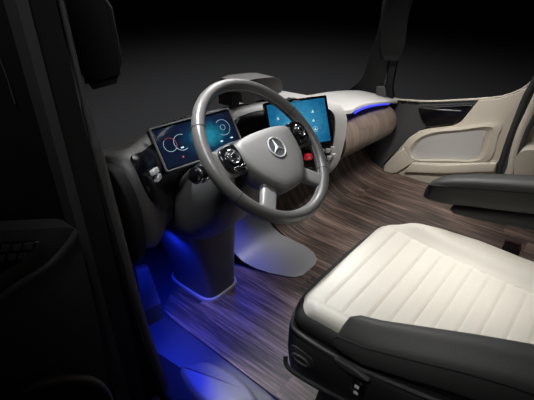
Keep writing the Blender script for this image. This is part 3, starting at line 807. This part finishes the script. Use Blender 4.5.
# recessed grip, switch, lever on the base's near side
def side(y, z): return V((interp([(-.2, -.155), (-.26, -.168), (-.4, -.169), (-.6, -.143), (-.75, -.113), (-.95, -.07)], y), y, z))
gp = [side(y, z)+V((-.001, 0, 0)) for y, z in ((-.238, .362), (-.305, .366), (-.318, .345), (-.305, .315), (-.245, .308), (-.228, .335))]
go_ = link('grip_recess', slab(resample_round(gp, it=2), (-1, 0, 0), .004, .001), M['rubber'], base)
link('grip_handle', tube(crom([side(-.245, .33)+V((-.008, 0, 0)), side(-.26, .348)+V((-.012, 0, 0)), side(-.29, .35)+V((-.012, 0, 0)), side(-.303, .33)+V((-.008, 0, 0)), side(-.285, .318)+V((-.008, 0, 0)), side(-.255, .320)+V((-.008, 0, 0)), side(-.245, .33)+V((-.008, 0, 0))], 4), .0035, 8), M['bleather'], go_)
lab(link('release_bar', tube(crom([V((-.165, -.215, .29)), V((-.18, -.235, .275)), V((-.185, -.30, .278)), V((-.18, -.45, .30)), V((-.16, -.60, .325)), V((-.14, -.72, .345))], 5), .007, 10), M['black'], base), 'black release bar')
sc = side(-.452, .362)
def srot(y): 
    return V((0, -1, .04)).normalized()
sw = link('heater_switch', slab([sc+V((-.006, a, b)) for a, b in rrect(.036, .052, .012)], (-1, 0, .1), .010, .003), M['gloss'], base)
for dz in (.012, -.012): link('switch_mark', box(sc+V((-.0175, 0, dz)), (.002, .012, .009)), M['glyph'], sw)
lv = link('tilt_lever', slab(resample_round([V((-.175, y, z)) for y, z in ((-.375, .432), (-.44, .440), (-.49, .424), (-.45, .414), (-.40, .416))], it=2), (-1, 0, 0), .012, .004), M['bleather'], base)
# armrest on the inner side
secs = []
A0 = [(430, 186, .470, .030), ]
for y, z, hw, ht in ((-.305, .612, .012, .014), (-.312, .616, .028, .028), (-.335, .626, .037, .041), (-.38, .640, .043, .050), (-.45, .661, .046, .054), (-.55, .688, .047, .056), (-.70, .728, .047, .058), (-.90, .775, .046, .058)):
    secs.append(ell((.50, y, z-.012), (1, 0, 0), (0, -.18, 1), hw, ht, .55, 28))
arm = lab(link('armrest', loft(secs), M['bleather'], seat, ang=60), 'black leather armrest')
link('armrest_piping', tube([V((.50-hw*.93, y, z+.012)) for y, z, hw in ((-.318, .618, .029), (-.335, .626, .037), (-.38, .640, .043), (-.45, .661, .046), (-.55, .688, .047), (-.70, .728, .047), (-.90, .775, .046))], .003, 6), M['black'], arm)
secs = [ell((.50, y, z), (1, 0, 0), (0, -.18, 1), .034, h, .6, 16) for y, z, h in ((-.405, .573, .004), (-.42, .573, .018), (-.5, .587, .026), (-.6, .61, .03), (-.9, .67, .04))]
link('armrest_bracket', loft(secs), M['rubber'], arm, ang=50)
# belt buckle between cushion and bracket
bk = link('belt_buckle', slab([V((.478, y, z)) for y, z in ((-.585, .43), (-.585, .505), (-.615, .52), (-.635, .505), (-.635, .43))], (1, 0, 0), .022, .004), M['rubber'], seat)
lab(link('buckle_button', slab([V((.479, -.588, .508)), V((.499, -.588, .508)), V((.499, -.632, .510)), V((.479, -.632, .510))], (0, .2, 1), .012, .002), M['redb'], bk), 'red release button')
# back rest, just behind the picture's edge
secs = []
for z, y, hw, d in ((.50, -1.0, .22, .07), (.60, -1.02, .25, .085), (.80, -1.06, .255, .085), (1.0, -1.11, .235, .075), (1.15, -1.15, .18, .06), (1.22, -1.17, .13, .05), (1.34, -1.20, .13, .05), (1.40, -1.21, .10, .035)):
    secs.append(ell((.17, y-.02, z), (1, 0, 0), (0, 1, 0), hw, d, .6, 32))
lab(link('backrest', loft(secs), M['white'], seat, ang=60), 'cream leather backrest')

# ================================================================== DRIVER DOOR, OPEN
d2 = bpy.data.objects.new('door_2', None); col.objects.link(d2); d2.location = (-.62, .06, .3); d2['kind'] = 'structure'
dn = V((.10, -1, .05)).normalized()
P2 = lambda l, y=.06: [at(a, b, y=y) for a, b in l]
link('door_panel', slab(P2([(-60, 236), (0, 231), (44, 228.5), (68, 227), (76, 229), (82, 250), (90, 285), (100, 330), (108, 375), (116, 420), (-60, 430)]), (0, 1, 0), .05, .0), M['dpanel'], d2)
lab(link('door_pull', tube(crom(P2([(77, 231), (66, 247), (50, 264), (24, 281), (-4, 300), (-40, 322)], .055), 5), .007, 10), M['ddark'], d2), 'curved edge of the arm shelf')
spn = link('switch_panel', slab(P2([(-20, 243), (38, 240), (24, 258), (0, 272), (-20, 282)], .055), dn, .008, .003), M['gloss'], d2)
for i in range(3):
    for j in range(2): link('window_switch', slab(P2([(2+11*i-5*j, 245-i+10*j), (10+11*i-5*j, 244.5-i+10*j), (8+11*i-5*j, 251-i+10*j), (0+11*i-5*j, 251.5-i+10*j)], .046), dn, .004, .001), M['dpanel'], spn)
lab(link('grab_handle', tube(crom(P2([(6, 410), (16, 396), (32, 386), (56, 380.5), (78, 380), (95, 384), (106, 396), (112, 412)], .04), 6), .014, 12), M['handle_b'], d2), 'taupe curved grab handle')
lab(link('door_window', slab(P2([(-70, -30), (10, -30), (22, 30), (38, 100), (50, 150), (68, 200), (74, 228), (-70, 232)], .16), (0, 1, 0), .02, .002), M['black'], d2), 'dark framed window of the open door')
link('window_trim', tube(P2([(-2, 55), (8, 80), (15, 104)], .155), .0015, 6), M['ddark'], d2)

# ================================================================== STUDIO
struct('wall_back', box((.7, -1.62, .5), (2.3, .03, 1.6)), M['ddark'])
g = bmesh.new(); bmesh.ops.create_grid(g, x_segments=2, y_segments=2, size=60)
for v in g.verts: v.co += V((15, 15, -1.25))
struct('floor', g, M['studio'])

# ------------------------------------------------------------------ light
w = bpy.data.worlds.new('world'); scene.world = w; w.use_nodes = True
w.node_tree.nodes['Background'].inputs[0].default_value = (.6, .62, .65, 1); w.node_tree.nodes['Background'].inputs[1].default_value = .0025
def area(name, loc, target, size, power, color=(1, 1, 1), sy=None, spread=None):
    d = bpy.data.lights.new(name, 'AREA'); d.energy = power; d.color = color; d.size = size
    if sy: d.shape = 'RECTANGLE'; d.size_y = sy
    if spread: d.spread = math.radians(spread)
    o = bpy.data.objects.new(name, d); col.objects.link(o); o.location = loc
    o.rotation_euler = (V(target)-V(loc)).to_track_quat('-Z', 'Y').to_euler(); return o
area('key_softbox', (1.35, .85, 2.1), (.75, -.05, .3), .9, 13, (1, .985, .96), .6, 95)
area('ramp_fill', (1.2, -.35, 1.7), (.95, .40, .10), .5, 3.8, (1, .98, .95), .4, 60)  # added fill that brightens the upswept wood under the wing
area('rim_softbox', (-.12, .45, 2.2), (-.04, .10, .92), .3, 1.7, (.95, .97, 1), .2, 20)
area('cushion_fill', (.35, -.45, 2.3), (.28, -.5, .45), .5, 1.1, (1, .98, .94), .4, 22)  # extra soft fill added above the seat cushion
area('dash_fill', (-.75, -.35, 2.3), (-.12, .22, .72), .5, .8, (.97, .98, 1), .4, 30)  # soft fill added to lift the driver end of the dash and the column
area('seat_side_fill', (-1.1, -.7, 2.0), (-.12, -.5, .42), .4, .4, (1, 1, 1), .3, 26)  # added fill so the black seat side and bolster read
area('door_fill', (-.1, -.3, 1.9), (1.7, .05, .3), .25, 2, (1, .97, .92), .25, 34)  # fill added across the cab to brighten the far door
def spot(name, loc, target, power, ang, color=(1, 1, 1), r=.5):
    d = bpy.data.lights.new(name, 'SPOT'); d.energy = power; d.spot_size = math.radians(ang); d.spot_blend = 1; d.color = color; d.shadow_soft_size = r
    o = bpy.data.objects.new(name, d); col.objects.link(o); o.location = loc
    o.rotation_euler = (V(target)-V(loc)).to_track_quat('-Z', 'Y').to_euler(); return o
spot('studio_spot', (4.5, 4.0, 5.5), (4.4, 3.8, -1.2), 850, 120, (.97, .98, 1), 1)
def pt(name, loc, power, color, r=.015):
    d = bpy.data.lights.new(name, 'POINT'); d.energy = power; d.color = color; d.shadow_soft_size = r
    o = bpy.data.objects.new(name, d); col.objects.link(o); o.location = loc; return o
BL = (.01, .035, 1)
def bspot(loc, tgt, p, ang=95):
    spot('footwell_blue_lamp', loc, tgt, p, ang, BL, .02)
bspot((-.13, .40, .42), (-.02, .38, 0), 13, 120)
bspot((-.24, .22, .38), (-.16, .16, 0), 5, 100)
bspot((-.20, .40, .45), (-.30, .45, 0), 6, 120)
bspot((-.34, .18, .50), (-.26, .31, .28), 2.5, 90)
bspot((-.32, .06, .34), (-.20, .02, .02), 4, 90)
bspot((.30, .45, .39), (.24, .44, 0), 6, 95)
vs = scene.view_settings; vs.view_transform = 'Standard'; vs.look = 'None'; vs.gamma = 1; vs.exposure = 0; vs.use_curve_mapping = False
